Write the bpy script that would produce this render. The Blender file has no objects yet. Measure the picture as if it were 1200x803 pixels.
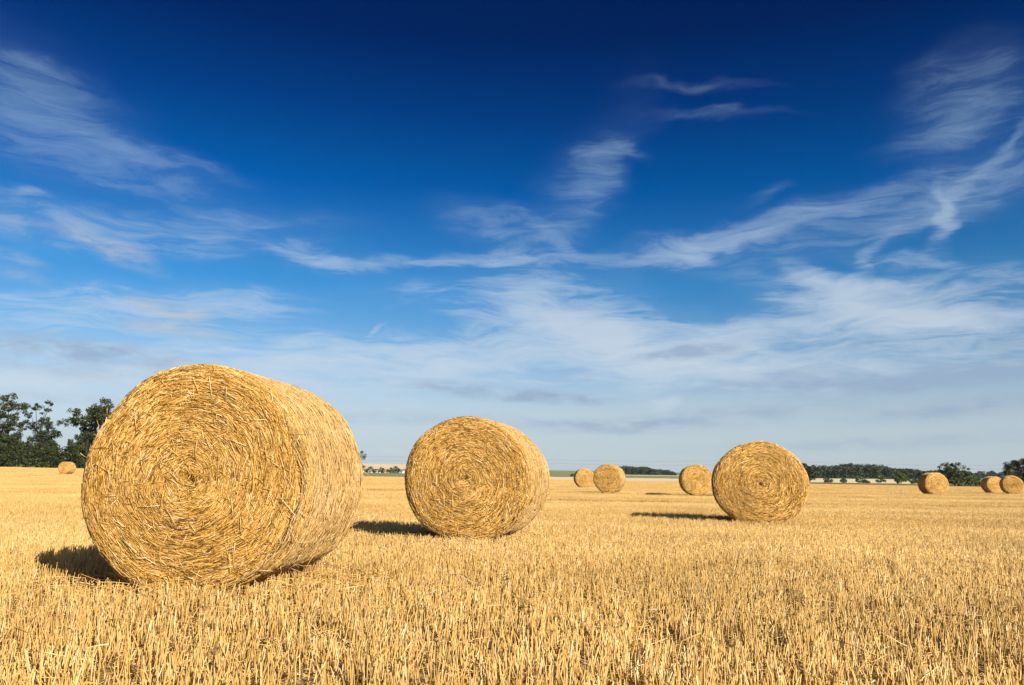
import bpy, math, random
import numpy as np
from math import radians as R, sin, cos, pi

rng = np.random.default_rng(7)
random.seed(7)
scene = bpy.context.scene
col = scene.collection
CAM_H = 0.754 + .07          # the bales rest on crushed stubble some 7 cm above the soil
SUN_AZ, SUN_EL = R(142), R(26.5)            # measured clockwise from +Y (the view direction)

# ------------------------------------------------------------------ helpers
def tag(o, label=None, cat=None, group=None, kind=None):
    for k, v in (('label', label), ('category', cat), ('group', group), ('kind', kind)):
        if v: o[k] = v
    return o

def empty(name, loc=(0, 0, 0), rz=0):
    o = bpy.data.objects.new(name, None); col.objects.link(o)
    o.location = loc; o.rotation_euler = (0, 0, rz); o.empty_display_size = .3
    return o

def mesh_np(name, V, faces, mats=(), attrs=None, midx=None, smooth=False):
    """faces: list of (n,k) int arrays"""
    me = bpy.data.meshes.new(name)
    V = np.asarray(V, np.float32)
    me.vertices.add(len(V)); me.vertices.foreach_set('co', V.ravel())
    loops = np.concatenate([f.ravel() for f in faces]).astype(np.int32)
    cnt = np.concatenate([np.full(len(f), f.shape[1]) for f in faces]).astype(np.int32)
    start = np.concatenate([[0], np.cumsum(cnt)[:-1]]).astype(np.int32)
    me.loops.add(len(loops)); me.loops.foreach_set('vertex_index', loops)
    me.polygons.add(len(cnt)); me.polygons.foreach_set('loop_start', start)
    if smooth: me.polygons.foreach_set('use_smooth', np.ones(len(cnt), bool))
    if midx is not None: me.polygons.foreach_set('material_index', np.asarray(midx, np.int32))
    for m in mats: me.materials.append(m)
    for k, a in (attrs or {}).items():
        at = me.attributes.new(k, 'FLOAT', 'POINT'); at.data.foreach_set('value', np.asarray(a, np.float32))
    me.update(calc_edges=True); me.validate()
    return me

def link(name, me, parent=None, loc=(0, 0, 0), rot=(0, 0, 0)):
    o = bpy.data.objects.new(name, me); col.objects.link(o)
    o.location = loc; o.rotation_euler = rot
    if parent: o.parent = parent
    return o

class Geo:
    """collects pieces of one mesh"""
    def __init__(s): s.V = []; s.F = {3: [], 4: []}; s.n = 0; s.T = []
    def add(s, V, faces, tint=0.5):
        V = np.asarray(V, float).reshape(-1, 3)
        for f in faces:
            f = np.asarray(f); s.F[f.shape[1]].append(f + s.n)
        s.V.append(V); s.n += len(V)
        s.T.append(np.broadcast_to(np.asarray(tint, float), (len(V),)))
    def mesh(s, name, mats, smooth=False):
        F = [np.concatenate(s.F[k]) for k in (4, 3) if s.F[k]]
        return mesh_np(name, np.concatenate(s.V), F, mats, {'tint': np.concatenate(s.T)}, smooth=smooth)

def strands(g, C, rad, tint, cap=True):
    """C (N,S,3) centre lines, rad (N,S) radii: three-sided tapered straws"""
    N, S, _ = C.shape
    d = C[:, -1] - C[:, 0]; d /= np.linalg.norm(d, axis=1, keepdims=True) + 1e-9
    ref = rng.normal(size=(N, 3)); u = np.cross(d, ref); u /= np.linalg.norm(u, axis=1, keepdims=True) + 1e-9
    v = np.cross(d, u)
    ang = np.array([0, 2 * pi / 3, 4 * pi / 3])
    ring = np.cos(ang)[None, :, None] * u[:, None, :] + np.sin(ang)[None, :, None] * v[:, None, :]   # N,3,3
    V = C[:, :, None, :] + rad[:, :, None, None] * ring[:, None, :, :]
    base = (np.arange(N) * S * 3)[:, None, None]
    k = (np.arange(S - 1) * 3)[None, :, None]; j = np.arange(3)[None, None, :]; j2 = (j + 1) % 3
    Q = np.stack([base + k + j, base + k + j2, base + k + 3 + j2, base + k + 3 + j], -1).reshape(-1, 4)
    fs = [Q]
    if cap:
        b = (np.arange(N) * S * 3)[:, None]
        fs.append(np.concatenate([b + np.array([[2, 1, 0]]), b + (S - 1) * 3 + np.array([[0, 1, 2]])]))
    g.add(V.reshape(-1, 3), fs, np.repeat(tint, S * 3))

def tube(g, pts, rads, n=7, tint=.5):
    pts = np.asarray(pts, float); rads = np.asarray(rads, float); m = len(pts)
    V = []
    for i in range(m):
        d = pts[min(i + 1, m - 1)] - pts[max(i - 1, 0)]; d /= np.linalg.norm(d) + 1e-9
        u = np.cross(d, [0.3, .9, .1] if abs(d[2]) > .8 else [0, 0, 1]); u /= np.linalg.norm(u) + 1e-9; w = np.cross(d, u)
        a = np.arange(n) * 2 * pi / n
        V.append(pts[i] + rads[i] * (np.cos(a)[:, None] * u + np.sin(a)[:, None] * w))
    Q = []
    for i in range(m - 1):
        for j in range(n): Q.append((i * n + j, i * n + (j + 1) % n, (i + 1) * n + (j + 1) % n, (i + 1) * n + j))
    V = np.concatenate(V + [pts[-1:]])
    T = [((m - 1) * n + j, (m - 1) * n + (j + 1) % n, m * n) for j in range(n)]
    g.add(V, [np.array(Q), np.array(T)], tint)

def box(g, c, s, tint=.5):
    c = np.array(c, float); h = np.array(s, float) / 2
    V = np.array([[x, y, z] for x in (-1, 1) for y in (-1, 1) for z in (-1, 1)]) * h + c
    Q = np.array([[0, 1, 3, 2], [4, 6, 7, 5], [0, 4, 5, 1], [2, 3, 7, 6], [0, 2, 6, 4], [1, 5, 7, 3]])
    g.add(V, [Q], tint)

_ph = rng.uniform(0, 2 * pi, (64, 3)); _fr = rng.normal(size=(64, 3))
def vnoise(P, freq=1., seed=0, octs=3):
    """cheap smooth noise in about -1..1"""
    P = np.asarray(P, float); out = 0; amp = 1; tot = 0
    for o in range(octs):
        a = 0
        for k in range(5):
            i = (seed * 7 + o * 5 + k) % 64
            a = a + np.sin((P * _fr[i]).sum(-1) * freq * (2 ** o) + _ph[i, 0])
        out = out + amp * a / 2.6; tot += amp; amp *= .5
    return out / tot

# ------------------------------------------------------------------ materials
def new_mat(name):
    m = bpy.data.materials.new(name); m.use_nodes = True
    nt = m.node_tree; b = nt.nodes['Principled BSDF']
    return m, nt, b

def nd(nt, t, **kw):
    n = nt.nodes.new(t)
    for k, v in kw.items(): setattr(n, k, v)
    return n

def ramp(nt, stops, interp='LINEAR'):
    r = nt.nodes.new('ShaderNodeValToRGB'); e = r.color_ramp.elements; r.color_ramp.interpolation = interp
    while len(e) < len(stops): e.new(.5)
    for x, (p, c) in zip(e, stops): x.position = p; x.color = (*c, 1)
    return r

def noise(nt, scale, detail=3, rough=.55, vec=None, dist=0):
    n = nt.nodes.new('ShaderNodeTexNoise'); n.inputs['Scale'].default_value = scale
    n.inputs['Detail'].default_value = detail; n.inputs['Roughness'].default_value = rough
    n.inputs['Distortion'].default_value = dist
    if vec is not None: nt.links.new(vec, n.inputs['Vector'])
    return n

def mixc(nt, fac, a, b, mode='MIX'):
    m = nt.nodes.new('ShaderNodeMix'); m.data_type = 'RGBA'; m.blend_type = mode
    for s, v in ((m.inputs[0], fac), (m.inputs[6], a), (m.inputs[7], b)):
        if isinstance(v, bpy.types.NodeSocket): nt.links.new(v, s)
        elif isinstance(v, (int, float)): s.default_value = v
        else: s.default_value = (*v, 1)
    return m.outputs[2]

def math_(nt, op, a, b=0., c=None, clamp=False):
    m = nt.nodes.new('ShaderNodeMath'); m.operation = op; m.use_clamp = clamp
    for s, v in zip(m.inputs, (a, b, c)):
        if v is None: continue
        if isinstance(v, bpy.types.NodeSocket): nt.links.new(v, s)
        else: s.default_value = v
    return m.outputs[0]

def straw_mat(name, stops, world_var=.0, rough=.5, wscale=.35):
    m, nt, b = new_mat(name)
    at = nd(nt, 'ShaderNodeAttribute', attribute_name='tint')
    r = ramp(nt, stops); c = r.outputs[0]
    nt.links.new(at.outputs['Fac'], r.inputs[0])
    if world_var:
        geo = nd(nt, 'ShaderNodeNewGeometry')
        n = noise(nt, wscale, 4, .6, geo.outputs['Position'])
        rr = ramp(nt, [(.3, (1 - world_var, 1 - world_var * 1.1, 1 - world_var * 1.35)), (.7, (1 + world_var * .3, 1 + world_var * .3, 1 + world_var * .3))])
        nt.links.new(n.outputs[0], rr.inputs[0])
        c = mixc(nt, 1., c, rr.outputs[0], 'MULTIPLY')
        si = nd(nt, 'ShaderNodeAttribute', attribute_name='swath', attribute_type='INSTANCER')   # light on straw leaning differently per harvester pass, put into its colour
        rs = ramp(nt, [(0, (.90, .87, .80)), (1, (1.04, 1.04, 1.06))]); nt.links.new(si.outputs['Fac'], rs.inputs[0])
        c = mixc(nt, 1., c, rs.outputs[0], 'MULTIPLY')
    nt.links.new(c, b.inputs['Base Color'])
    b.inputs['Roughness'].default_value = rough
    b.inputs['Specular IOR Level'].default_value = .35
    return m

STUB = [(0., (.24, .14, .042)), (.25, (.49, .295, .082)), (.6, (.66, .42, .142)), (.85, (.75, .525, .225)), (1., (.84, .69, .42))]
BALE = [(0., (.22, .12, .024)), (.2, (.42, .225, .038)), (.55, (.575, .325, .072)), (.82, (.68, .43, .14)), (1., (.82, .64, .37))]
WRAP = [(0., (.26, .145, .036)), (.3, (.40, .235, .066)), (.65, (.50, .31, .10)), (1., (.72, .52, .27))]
M = {}
M['stub'] = straw_mat('stubble straw', STUB, .28, .5)
M['bale'] = straw_mat('bale straw', BALE, 0, .5)
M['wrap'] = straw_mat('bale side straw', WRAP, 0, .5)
m, nt, b = new_mat('net wrap'); b.inputs['Base Color'].default_value = (.66, .44, .19, 1); b.inputs['Roughness'].default_value = .55; M['net'] = m

def leaf_mat(name, dark, light, rough=.55):
    m, nt, b = new_mat(name)
    at = nd(nt, 'ShaderNodeAttribute', attribute_name='tint')
    r = ramp(nt, [(0, dark), (1, light)]); nt.links.new(at.outputs['Fac'], r.inputs[0])
    oi = nd(nt, 'ShaderNodeObjectInfo')
    c = mixc(nt, math_(nt, 'MULTIPLY', oi.outputs['Random'], .25), r.outputs[0], (.07, .075, .015))
    nt.links.new(c, b.inputs['Base Color']); b.inputs['Roughness'].default_value = rough
    b.inputs['Specular IOR Level'].default_value = .25
    return m
M['leaf_dark'] = leaf_mat('dark broad leaves', (.014, .021, .008), (.042, .055, .018))
M['leaf_olive'] = leaf_mat('olive leaves', (.030, .040, .012), (.085, .098, .030))
M['leaf_green'] = leaf_mat('green shrub leaves', (.038, .060, .014), (.105, .140, .034))
M['leaf_far'] = leaf_mat('far wood leaves', (.018, .030, .016), (.045, .065, .030))
m, nt, b = new_mat('bark'); n = noise(nt, 3, 4)
r = ramp(nt, [(.3, (.05, .04, .03)), (.7, (.13, .11, .085))]); nt.links.new(n.outputs[0], r.inputs[0]); nt.links.new(r.outputs[0], b.inputs['Base Color']); b.inputs['Roughness'].default_value = .9; M['bark'] = m

def flat_mat(name, c, var=.15, scale=.8, rough=.8):
    m, nt, b = new_mat(name); geo = nd(nt, 'ShaderNodeNewGeometry')
    n = noise(nt, scale, 5, .65, geo.outputs['Position'])
    r = ramp(nt, [(.3, tuple(x * (1 - var) for x in c)), (.7, tuple(x * (1 + var) for x in c))])
    nt.links.new(n.outputs[0], r.inputs[0]); nt.links.new(r.outputs[0], b.inputs['Base Color']); b.inputs['Roughness'].default_value = rough
    return m
M['render_white'] = flat_mat('white render', (.72, .69, .63), .06)
M['render_cream'] = flat_mat('cream render', (.58, .48, .36), .06)
M['tile_red'] = flat_mat('red clay tiles', (.27, .15, .11), .2, 2)
M['tile_grey'] = flat_mat('grey slate', (.16, .15, .15), .2, 2)
M['window'] = flat_mat('window glass', (.03, .04, .05), .1, 1, .15)
M['pole'] = flat_mat('weathered pole wood', (.14, .10, .07), .2, 4)
M['wire'] = flat_mat('grey cable', (.12, .12, .13), .05)
M['insul'] = flat_mat('brown insulator', (.10, .05, .03), .05, 1, .3)

# ------------------------------------------------------------------ terrain
# bearing in photo-width units (tan of the azimuth); far fields rise gently away from the camera
def terr(x, y):
    x = np.asarray(x, float); y = np.asarray(y, float)
    r = np.hypot(x, y); t = np.clip(np.where(y > 1, x / np.maximum(y, 1), np.sign(x) * 2), -2, 2)
    z = .025 * np.sin(x * .31 + 1.2) * np.sin(y * .23) * np.clip(r / 10, 0, 1)
    # left hand field lifts slightly to the tree belt
    lf = 1 / (1 + np.exp((t + .33) / .05))
    z = z + lf * np.interp(r, [90, 210, 400, 800], [0, 1.05, 2.0, 6])
    def prof(r, pts): return np.interp(r, [p[0] for p in pts], [p[1] for p in pts])
    # mid left: village and pale hill ; centre: green hill ; right: pale field and woods
    a = prof(r, [(330, 0), (420, .6), (700, 2.2), (800, 2.4), (900, 2.9), (1000, 3.4), (1300, 10), (2000, 26), (2350, 33), (2900, 20), (9000, -30)])
    c = prof(r, [(330, 0), (450, .55), (800, 2.4), (1000, 4.8), (1500, 8.2), (1700, 9.5), (2200, 20), (2500, 20), (4000, 10), (9000, -30)])
    d = prof(r, [(300, 0), (420, .75), (880, 4.4), (1000, 5.5), (1400, 9), (1900, 12), (2600, 16), (4000, 10), (9000, -30)])
    wa = 1 / (1 + np.exp((t + .03) / .025)); wd = 1 / (1 + np.exp(-(t - .27) / .03))
    z = z + (wa * a + (1 - wa) * (1 - wd) * c + wd * d) * (1 - lf)
    # a distant blue hill between second and third bale
    z = z + 76 * np.exp(-(((t - .035) / .016) ** 2)) * np.exp(-(((r - 6500) / 500) ** 2)) + 60 * np.exp(-(((t - .10) / .02) ** 2)) * np.exp(-(((r - 6900) / 500) ** 2))
    return z
def tz(x, y): return float(terr(np.array([x]), np.array([y]))[0])

# ground materials
m, nt, b = new_mat('stubble soil')
geo = nd(nt, 'ShaderNodeNewGeometry'); P = geo.outputs['Position']
mp = nd(nt, 'ShaderNodeMapping'); mp.inputs['Scale'].default_value = (.35, 1, 1); nt.links.new(P, mp.inputs[0])
n1 = noise(nt, 28, 5, .7, P); n2 = noise(nt, 2.5, 4, .6, mp.outputs[0])
r1 = ramp(nt, [(.38, (.11, .07, .034)), (.5, (.32, .205, .08)), (.64, (.60, .41, .17))]); nt.links.new(n1.outputs[0], r1.inputs[0])
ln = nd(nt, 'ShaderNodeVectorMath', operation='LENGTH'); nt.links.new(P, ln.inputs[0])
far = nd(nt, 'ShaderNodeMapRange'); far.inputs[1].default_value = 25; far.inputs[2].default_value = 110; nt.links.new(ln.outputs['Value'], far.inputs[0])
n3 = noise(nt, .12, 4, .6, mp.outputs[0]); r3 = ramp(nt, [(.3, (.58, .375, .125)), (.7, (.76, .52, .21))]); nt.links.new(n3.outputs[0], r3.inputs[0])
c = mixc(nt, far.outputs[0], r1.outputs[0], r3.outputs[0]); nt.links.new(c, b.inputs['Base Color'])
b.inputs['Roughness'].default_value = .9; b.inputs['Specular IOR Level'].default_value = .1
bp = nd(nt, 'ShaderNodeBump'); bp.inputs['Strength'].default_value = .6; bp.inputs['Distance'].default_value = .02
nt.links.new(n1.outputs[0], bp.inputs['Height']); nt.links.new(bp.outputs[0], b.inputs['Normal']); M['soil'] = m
M['verge'] = flat_mat('dry grass verge', (.15, .125, .045), .35, .25)
M['pale'] = flat_mat('pale cut field', (.72, .55, .33), .12, .02)
M['green'] = flat_mat('green field', (.20, .215, .06), .2, .03)
M['green2'] = flat_mat('dark green field', (.075, .095, .032), .2, .02)
M['moor'] = flat_mat('far hill scrub', (.10, .11, .10), .2, .003)
GM = ['soil', 'verge', 'pale', 'green', 'green2', 'moor']
def zone(x, y):
    r = np.hypot(x, y); t = np.where(y > 1, x / np.maximum(y, 1), np.sign(x) * 2)
    o = np.zeros(r.shape, int)
    wob = 6 * np.sin(t * 37) + 4 * np.sin(t * 91 + 2)
    mid = (t >= -.33) & (t < -.06)
    def setz(mask, lo, hi, k): o[mask & (r + wob >= lo) & (r + wob < hi)] = k
    left = t < -.33; cen = (t >= -.06) & (t < .30); rt = t >= .30
    setz(left, 228, 1e9, 1); setz(left, 260, 1e9, 3)
    setz(mid, 335, 780, 3); setz(mid, 780, 1000, 4); setz(mid, 1000, 1200, 4); setz(mid, 1200, 3000, 2); setz(mid, 3000, 1e9, 5)
    setz(cen, 300, 320, 1); setz(cen, 320, 640, 2); setz(cen, 640, 700, 4); setz(cen, 700, 1000, 3); setz(cen, 1000, 1250, 2 if True else 3); setz(cen, 1250, 3200, 3); setz(cen, 3200, 1e9, 5)
    o[cen & (t < .075) & (r > 760) & (r < 3200)] = 3
    setz(rt, 300, 395, 1); setz(rt, 395, 860, 2); setz(rt, 860, 3200, 4); setz(rt, 3200, 1e9, 5)
    o[(t > .535) & (r > 395) & (r < 3200)] = 3
    return o

NA = 720
rr_ = np.concatenate([[.0], np.linspace(.6, 12, 20), 12 * (9500 / 12) ** (np.arange(1, 150) / 149)])
aa = np.arange(NA) * 2 * pi / NA
Vx = np.concatenate([[0], (rr_[1:, None] * np.sin(aa)).ravel()]); Vy = np.concatenate([[0], (rr_[1:, None] * np.cos(aa)).ravel()])
V = np.stack([Vx, Vy, terr(Vx, Vy)], 1)
i = np.arange(len(rr_) - 2)[:, None] * NA + 1; j = np.arange(NA)[None, :]; j2 = (j + 1) % NA
Q = np.stack([i + j, i + NA + j, i + NA + j2, i + j2], -1).reshape(-1, 4)
T = np.stack([np.zeros(NA, int), 1 + np.arange(NA), 1 + (np.arange(NA) + 1) % NA], 1)[:, ::-1]
Q = Q[:, ::-1]
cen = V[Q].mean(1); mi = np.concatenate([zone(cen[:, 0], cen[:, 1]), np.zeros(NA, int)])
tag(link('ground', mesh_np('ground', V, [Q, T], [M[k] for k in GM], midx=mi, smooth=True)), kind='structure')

# ------------------------------------------------------------------ stubble
lib = bpy.data.collections.new('stubble_tufts')          # sources for the stubble's scatter only
def stub_patch(k, size, rows, per_m, hmean, rad, litter, gap=.5):
    g = Geo(); sp = size / rows
    xs, ys = [], []
    for q in range(rows):
        n = int(per_m * size * rng.uniform(.9, 1.1))
        x = rng.uniform(0, size, n); nt_ = max(1, n // 4)
        tx = rng.uniform(0, size, nt_); x = tx[rng.integers(0, nt_, n)] + rng.normal(0, .017, n)      # tillers stand in tufts
        xs.append(x % size); ys.append(np.full(n, (q + .5) * sp) + rng.normal(0, .012, n) + .012 * np.sin(x * 2 * pi / size * 3 + k))
    x = np.concatenate(xs) - size / 2; y = np.concatenate(ys) - size / 2
    keep = vnoise(np.stack([x, y, np.full_like(x, k * 3.1)], 1), 3.2 / size * 2, k, 3) > -.62 * (1.4 - gap)
    keep |= rng.random(len(x)) < .35
    x, y = x[keep], y[keep]; N = len(x)
    h = np.clip(rng.normal(hmean, hmean * .17, N), hmean * .35, hmean * 1.45)
    lean = rng.normal(0, .075, (N, 2)); wild = rng.random(N) < .06; lean[wild] *= 4.5
    S = 3
    tt = np.linspace(0, 1, S)[None, :, None]
    base = np.stack([x, y, np.full(N, -.03)], 1)[:, None, :]
    up = np.concatenate([lean, np.ones((N, 1))], 1) * (h + .03)[:, None]
    bend = np.concatenate([rng.normal(0, .012, (N, 2)), np.zeros((N, 1))], 1)[:, None, :]
    C = base + tt * up[:, None, :] + bend * (tt * (1 - tt) * 4)
    r0 = rng.uniform(.75, 1.3, N) * rad
    rd = r0[:, None] * np.array([1.15, 1.1, .95])[None, :]
    tint = np.clip(rng.normal(.58, .2, N), 0, 1)
    strands(g, C, rd, tint)
    # sheath shreds and torn leaves on some stems
    n = N // 4; idx = rng.integers(0, N, n)
    p0 = C[idx, 1]; d = rng.normal(0, 1, (n, 3)); d[:, 2] = np.abs(d[:, 2]) * .9 - .1
    d /= np.linalg.norm(d, axis=1, keepdims=True)
    ln_ = rng.uniform(.02, .07, n)[:, None] * (hmean / .125)
    Cl = np.stack([p0, p0 + d * ln_ * .5, p0 + d * ln_ + np.array([0, 0, -.012])], 1)
    strands(g, Cl, np.tile(np.array([.9, .8, .3]) * rad, (n, 1)), np.clip(rng.normal(.6, .25, n), 0, 1), False)
    # cut straw lying between and on top of the rows
    n = litter
    p0 = np.stack([rng.uniform(-size / 2, size / 2, n), rng.uniform(-size / 2, size / 2, n), np.where(rng.random(n) < .06, rng.uniform(.5, 1.0, n) * hmean, rng.uniform(.003, .045, n) * hmean / .125)], 1)
    a = rng.uniform(0, 2 * pi, n); d = np.stack([np.cos(a), np.sin(a), rng.normal(0, .25, n)], 1)
    L = (rng.uniform(.22, .5, n) ** 2)[:, None]
    mid = p0 + rng.normal(0, .006, (n, 3))
    C2 = np.stack([p0 - d * L / 2, mid, p0 + d * L / 2], 1)
    strands(g, C2, np.full((n, 3), rad * .85), np.clip(rng.normal(.72, .2, n), 0, 1))
    me = g.mesh('stubble_tuft', [M['stub']], True)
    o = bpy.data.objects.new('stubble_tuft', me); lib.objects.link(o)

PS = 2.0
order = []
for k in range(8): stub_patch(k, PS, 16, 116, .106, .0024, 1100)
FAR = 8.0
for k in range(4): stub_patch(20 + k, FAR, 32, 30, .104, .0070, 500, .9)
names = sorted(lib.objects.keys())

pts, idx, rots, scl, swt = [], [], [], [], []
def in_field(x, y):
    t = x / max(y, 1e-3); r = math.hypot(x, y)
    lim = 225 if t < -.33 else (332 if t < -.06 else 298)
    return r < lim
fr = R(1.5)
def grid(size, rmin, rmax, k0, nk, half):
    n = int(rmax / size) + 2
    for iy in range(-n, n):
        for ix in range(-n, n):
            x0, y0 = (ix + .5) * size, (iy + .5) * size
            x, y = x0 * cos(fr) - y0 * sin(fr), x0 * sin(fr) + y0 * cos(fr)
            # blocks of the far grid decide which grid covers a spot, so the two never overlap
            bx, by = (math.floor(x0 / FAR) + .5) * FAR, (math.floor(y0 / FAR) + .5) * FAR
            rb = math.hypot(bx, by); rr = math.hypot(x, y)
            if not (rmin <= rb < rmax): continue
            if not in_field(x, y): continue
            if rr > 14 and abs(math.atan2(x, y)) > half: continue
            pts.append((x, y, tz(x, y))); idx.append(k0 + random.randrange(nk)); rots.append((0, 0, fr + (pi if random.random() < .5 else 0)))
            # alternate passes of the harvester leave the stubble a touch longer and shorter
            sw = math.floor((y0 + 3) / 6) % 2
            tram = rr > 18 and math.floor(y0 / PS) in (13, 19, 20, 28) and size == PS
            scl.append((1, 1, (1.08 if sw else .92) * random.uniform(.95, 1.05) * (min(1, max(.25, .5 + .22 * sin(x * .17 + y) + random.uniform(-.2, .25))) if tram else 1)))
            swt.append((.0 if sw else 1.) * .6 + random.random() * .4)
grid(PS, 0, 62, 0, 8, R(46)); grid(FAR, 62, 340, 8, 4, R(42))
me = bpy.data.meshes.new('stubble'); me.from_pydata(pts, [], [])
a = me.attributes.new('idx', 'INT', 'POINT'); a.data.foreach_set('value', np.array(idx, np.int32))
a = me.attributes.new('rot', 'FLOAT_VECTOR', 'POINT'); a.data.foreach_set('vector', np.array(rots, np.float32).ravel())
a = me.attributes.new('scl', 'FLOAT_VECTOR', 'POINT'); a.data.foreach_set('vector', np.array(scl, np.float32).ravel())
a = me.attributes.new('swath', 'FLOAT', 'POINT'); a.data.foreach_set('value', np.array(swt, np.float32))
stub = tag(link('stubble', me), 'golden cut straw stubble standing in dense rows over the whole field', 'stubble', kind='stuff')
ng = bpy.data.node_groups.new('stubble scatter', 'GeometryNodeTree')
ng.interface.new_socket('Geometry', in_out='INPUT', socket_type='NodeSocketGeometry'); ng.interface.new_socket('Geometry', in_out='OUTPUT', socket_type='NodeSocketGeometry')
gi = ng.nodes.new('NodeGroupInput'); go = ng.nodes.new('NodeGroupOutput')
iop = ng.nodes.new('GeometryNodeInstanceOnPoints'); ci = ng.nodes.new('GeometryNodeCollectionInfo')
ci.inputs['Collection'].default_value = lib; ci.inputs['Separate Children'].default_value = True; ci.inputs['Reset Children'].default_value = True
def named(n, t):
    q = ng.nodes.new('GeometryNodeInputNamedAttribute'); q.data_type = t; q.inputs[0].default_value = n; return [s for s in q.outputs if s.enabled][0]
e2r = ng.nodes.new('FunctionNodeEulerToRotation')
L_ = ng.links.new
L_(gi.outputs[0], iop.inputs['Points']); L_(ci.outputs[0], iop.inputs['Instance']); iop.inputs['Pick Instance'].default_value = True
L_(named('idx', 'INT'), iop.inputs['Instance Index']); L_(named('rot', 'FLOAT_VECTOR'), e2r.inputs[0]); L_(e2r.outputs[0], iop.inputs['Rotation'])
L_(named('scl', 'FLOAT_VECTOR'), iop.inputs['Scale']); L_(iop.outputs[0], go.inputs[0])
md = stub.modifiers.new('scatter', 'NODES'); md.node_group = ng

# ------------------------------------------------------------------ bales
BR, BL = .75, 1.2
def bale_shape(th, seed):
    return 1 + .014 * np.sin(2 * th + seed) + .011 * np.sin(3 * th + seed * 2.1) + .006 * np.sin(5 * th + seed * 3.3) + .004 * np.sin(9 * th + seed)
def face_depth(r, th, seed):
    """how far the end face sits in (+) from its mean plane: winding ridges, hollow centre, rounded rim"""
    d = .0026 * np.sin(2 * pi * (r / .10 + th / (2 * pi)) + 2.2 * np.sin(2 * th + seed) + 1.3 * np.sin(5 * th + 6 * r)) * (.4 + .6 * np.sin(3 * th + 7 * r + seed) ** 2)
    d = d + .021 * vnoise(np.stack([r * np.cos(th), r * np.sin(th), np.full(np.shape(r * th), seed)], -1), 3.6, 2, 4)
    d = d + .03 * np.exp(-(r / .10) ** 2) - .02 * (1 - (r / BR) ** 2)
    q = np.clip((r - (BR - .10)) / .10, 0, 1); return d + .065 * q * q
def to_side(rr, th, y): return np.stack([rr * np.cos(th), y, rr * np.sin(th)], -1)

def bale_core(seed, nt_=96):
    """closed drum under the straws"""
    g = Geo(); rads = np.concatenate([[.04], np.linspace(.1, BR - .075, 9), [BR - .03]]); th = np.arange(nt_) * 2 * pi / nt_
    rings = []
    for s in (-1, 1):
        rr = []
        for q in rads:
            R_ = q * bale_shape(th, seed); dep = face_depth(q, th, seed) + .03
            rr.append(to_side(R_, th, s * (BL / 2 - dep)))
        rings.append(rr)
    allr = rings[0] + rings[1][::-1]
    V = np.concatenate(allr); n = len(allr)
    i = (np.arange(n - 1) * nt_)[:, None]; j = np.arange(nt_)[None]; j2 = (j + 1) % nt_
    g.add(V, [np.stack([i + j, i + j2, i + nt_ + j2, i + nt_ + j], -1).reshape(-1, 4)], .12)
    c0 = np.array([[0, -BL / 2 + .05, 0], [0, BL / 2 - .05, 0]])
    g.add(np.concatenate([allr[0], c0[:1]]), [np.stack([np.arange(nt_), np.full(nt_, nt_), (np.arange(nt_) + 1) % nt_], 1)], .12)
    g.add(np.concatenate([allr[-1], c0[1:]]), [np.stack([np.arange(nt_), (np.arange(nt_) + 1) % nt_, np.full(nt_, nt_)], 1)], .12)
    return g

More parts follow.
